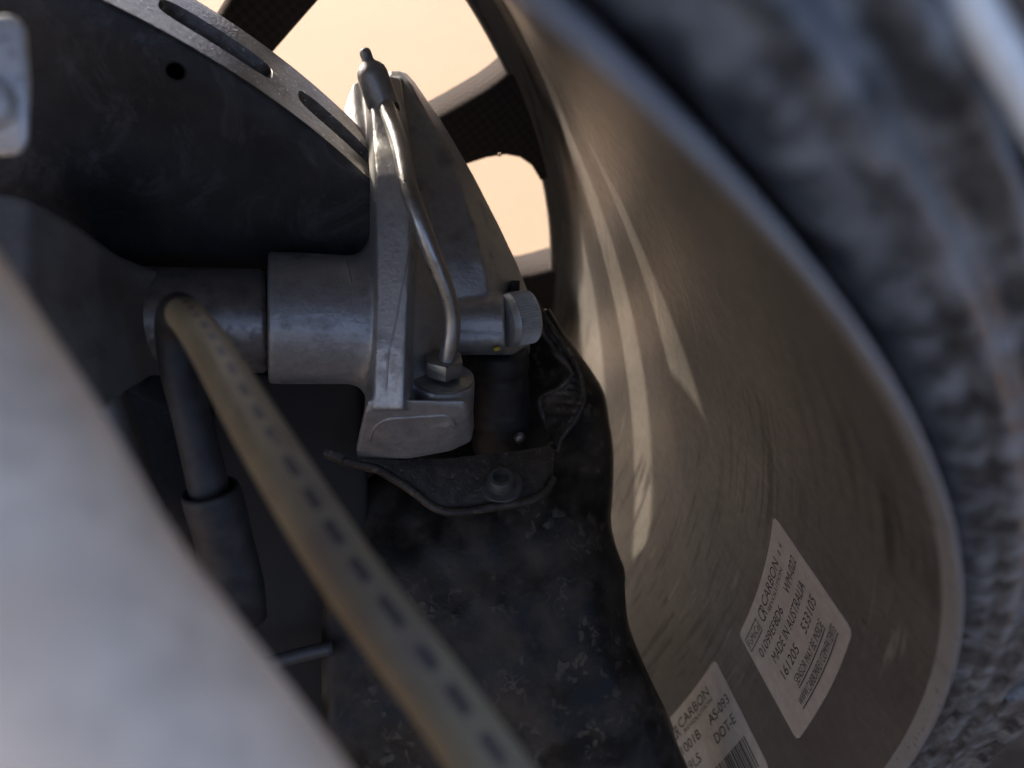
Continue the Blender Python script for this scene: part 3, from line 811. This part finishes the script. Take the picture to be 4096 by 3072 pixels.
# ------------------------------------------------------------------ hose, boot, arm, bolt
hs_ = empty('brake_hose', P(1950, 3060, .080), 'tan hose with dark printed dashes running diagonally across the foreground', 'hose')
hp = [(2090, 3260, .076), (1945, 3050, .079), (1770, 2800, .083), (1580, 2548, .087), (1388, 2285, .092), (1195, 1985, .099), (1030, 1715, .109), (905, 1500, .120), (820, 1360, .132), (756, 1274, .145), (728, 1252, .153), (712, 1244, .158)]
link('hose', tube('hose', [P(*q) for q in hp], [.0037] * 7 + [.0036, .0036, .0035, .0035, .0034], 32, 10, side=(AZ - AX * 0.75)), M['hose'], hs_)
dp = [(742, 1262, .149), (726, 1251, .1535), (710, 1245, .1585), (695, 1290, .167), (697, 1370, .1705), (715, 1480, .172), (760, 1640, .173), (800, 1800, .174), (835, 1960, .175), (850, 2060, .177)]
link('dark_hose_end', tube('dark_hose_end', [P(*q) for q in dp], [.0033, .0038, .0039, .0039, .0039, .0040, .0042, .0044, .0045, .0044], 28, 8), M['rubber'], hs_)  # upper end of the hose, continued as a darker tube
bt = empty('rubber_boot', P(960, 2500, .176), 'dark rubber cup receiving the hose end, left of the muddy duct', 'boot')
c0, c1 = P(842, 1960, .174), P(985, 2480, .186)
ax = c1 - c0; L = ax.length
bm_ = lathe(c0, ax, [(0.004, .0050), (0.0, .0056), (-0.0004, .0061), (0.0006, .0065), (0.003, .0066), (L * .45, .0064), (L * .75, .0063), (L, .0050)], 40)
link('cup', mesh('cup', *bm_), M['rubber'], bt)

wa = empty('suspension_arm', P(300, 2700, .065), 'bright blurred aluminium suspension arm in the lower left foreground', 'suspension arm')
ap = [(-1180, 300, .072), (-840, 860, .070), (-500, 1400, .068), (-180, 1930, .066), (100, 2450, .064), (420, 2920, .062), (740, 3380, .060), (1180, 4050, .058)]
link('tube', tube('tube', [P(*q) for q in ap], [.0128] * 8, 48, 8), M['white_arm'], wa)

hbolt = empty('clamp_block', P(20, 620, .10), 'shiny silver squarish metal block blurred at the upper left edge', 'block')
V, F = hull([P(-320, 55, .100), P(60, 62, .100), P(104, 110, .101), P(122, 330, .102), P(116, 560, .103), P(84, 618, .103), P(-320, 640, .103), P(-320, 55, .128), P(60, 62, .128), P(122, 330, .130), P(84, 618, .130), P(-320, 640, .130)])
sharp(link('head', bevel(mesh('head', V, F), 0.0008, 3, 20), M['shiny'], hbolt), 30)
V, F = lathe(P(-40, 410, .1012), -AZ, [(-0.001, .0034), (0.0012, .0034), (0.0018, .0030), (0.0019, .0015)], 28)
link('stud', mesh('stud', V, F), M['shiny'], hbolt)

# bar deep in the gap
cbx = empty('tie_bar', P(1200, 2620, .235), 'thin dim grey bar deep in the gap beside the duct', 'bar')
link('rod', tube('rod', [P(1040, 2665, .232), P(1180, 2625, .235), P(1330, 2590, .238)], 0.0022, 16, 6), M['dark_cast'], cbx)

# ------------------------------------------------------------------ stickers on the barrel
def barrel_point(a_deg, y, lift):
    r = rbar(y) - lift
    return pol(r, a_deg, y)
def text_mesh(s):
    cu = bpy.data.curves.new('t', 'FONT'); cu.body = s; cu.resolution_u = 3
    o = bpy.data.objects.new('t', cu); col.objects.link(o)
    dg = bpy.context.evaluated_depsgraph_get()
    me = bpy.data.meshes.new_from_object(o.evaluated_get(dg))
    bpy.data.objects.remove(o); bpy.data.curves.remove(cu)
    return me
def sticker(label, A0, A1, Y0, Y1, skew, lines, extras, radius=0.06):
    """text runs from angle A0 to A1; first line at Y0, last towards Y1"""
    def at(u, v, lift):
        return barrel_point(A0 + (A1 - A0) * u + skew * v, Y0 + (Y1 - Y0) * v, lift)
    e = empty('label_sticker', at(.5, .5, 0), label, 'sticker')
    # paper
    W_, H_ = 72.0, 42.0
    nu, nv_ = 28, 16
    V = []; F = []
    rc = 2.2
    for lev in (0.00001, 0.00022):
        for j in range(nv_ + 1):
            for i in range(nu + 1):
                x = i / nu * W_; y = j / nv_ * H_
                cx = min(max(x, rc), W_ - rc); cy = min(max(y, rc), H_ - rc)
                dx, dy = x - cx, y - cy
                q = math.hypot(dx, dy)
                if q > rc: x = cx + dx * rc / q; y = cy + dy * rc / q
                V.append(at(x / W_, y / H_, lev))
    n0 = (nu + 1) * (nv_ + 1)
    for lev in range(2):
        for j in range(nv_):
            for i in range(nu):
                a = lev * n0 + j * (nu + 1) + i
                F.append((a, a + 1, a + nu + 2, a + nu + 1))
    edge = [i for i in range(nu + 1)] + [j * (nu + 1) + nu for j in range(1, nv_ + 1)] + [nv_ * (nu + 1) + i for i in range(nu - 1, -1, -1)] + [j * (nu + 1) for j in range(nv_ - 1, 0, -1)]
    for i in range(len(edge)):
        a, b = edge[i], edge[(i + 1) % len(edge)]
        F.append((a, b, b + n0, a + n0))
    sharp(link('paper', mesh('paper', V, F), M['paper'], e), 40)
    for s, u0, u1, v, h in lines:
        me = text_mesh(s)
        xs = [p.co.x for p in me.vertices]; ys = [p.co.y for p in me.vertices]
        x0, x1, y0, y1 = min(xs), max(xs), 0.0, 0.72
        for p in me.vertices:
            uu = u0 + (p.co.x - x0) / (x1 - x0) * (u1 - u0); vv = v - (p.co.y - y0) / (y1 - y0) * h
            p.co = at(uu, vv, 0.00034)
        me.name = 'printed_text'
        link('printed_text', me, M['ink'], e, smooth=False)
    for u0, u1, v0, v1 in extras:
        V = [at(u0 + (u1 - u0) * i / 8, vv, 0.00034) for vv in (v0, v1) for i in range(9)]
        F = [(i, i + 1, i + 10, i + 9) for i in range(8)]
        link('printed_bar', mesh('printed_bar', V, F), M['ink'], e, smooth=False)
box = lambda u0, u1, v0, v1, t: [(u0, u1, v0, v0 + t * 1.7), (u0, u1, v1 - t * 1.7, v1), (u0, u0 + t, v0 + t * 1.7, v1 - t * 1.7), (u1 - t, u1, v0 + t * 1.7, v1 - t * 1.7)]
sticker('cream rectangular label with printed CARBON logo and MADE IN AUSTRALIA, on the wheel barrel', 7.7, 22.4, 0.0605, 0.0255, -0.2,
    [('FoMoCo', .045, .225, .185, .07), ('C', .285, .335, .20, .12), ('R', .335, .375, .20, .12), ('CARBON', .385, .755, .155, .085), ('REVOLUTION', .40, .755, .215, .038), ('1', .82, .832, .16, .05), ('4', .87, .89, .16, .06),
     ('01099EF8D6', .10, .53, .345, .082), ('WM-022', .66, .93, .345, .082), ('MADE IN AUSTRALIA', .19, .86, .485, .085), ('161205', .19, .46, .63, .085), ('533105', .60, .87, .63, .085),
     ('SENSOR MAY BE INSIDE', .27, .80, .755, .07), ('WWW.CARBONREV.COM/PATENTS', .20, .88, .875, .07)],
    box(.03, .24, .09, .215, .006) + [(.27, .80, .768, .778), (.20, .88, .888, .898)])
bars = []
u = 0.10
rb = random.Random(7)
while u < 0.93:
    wv_ = rb.choice((.006, .010, .016)); bars.append((u, u + wv_, .66, .93)); u += wv_ + rb.choice((.006, .010, .014))
sticker('grey cream label with barcode, partly hidden behind the muddy duct', -12.2, 2.6, 0.0640, 0.0268, -0.2,
    [('C', .285, .335, .21, .12), ('R', .335, .375, .21, .12), ('CARBON', .39, .80, .165, .09), ('REVOLUTION', .42, .80, .225, .036), ('01001B', .25, .55, .37, .09), ('AS-093', .68, .95, .37, .09), ('11-19LS', .16, .46, .53, .09), ('DOT-E', .66, .92, .53, .09)],
    bars)

# ------------------------------------------------------------------ water droplets under the spoke edge
for i, (px, py, d, rr, lab) in enumerate(((2020, 414, .3085, .0007, 'small clear water droplet at the middle of the spoke edge'), (2076, 433, .310, .0012, 'larger clear water droplet where the spoke meets the rim'), (1998, 618, .319, .0009, 'clear water droplet hanging over the lower wheel opening'))):
    c = P(px, py, d)
    V, F = lathe(c + Vector((0, 0, rr)), (0, 0, -1), [(0, rr * .3), (rr * .4, rr * .65), (rr * .9, rr * .95), (rr * 1.3, rr), (rr * 1.7, rr * .75), (rr * 1.95, rr * .3)], 16)
    tag(link('water_droplet', mesh('water_droplet', V, F), M['water'], None, origin=c), lab, 'droplet', 'droplets on the spoke')
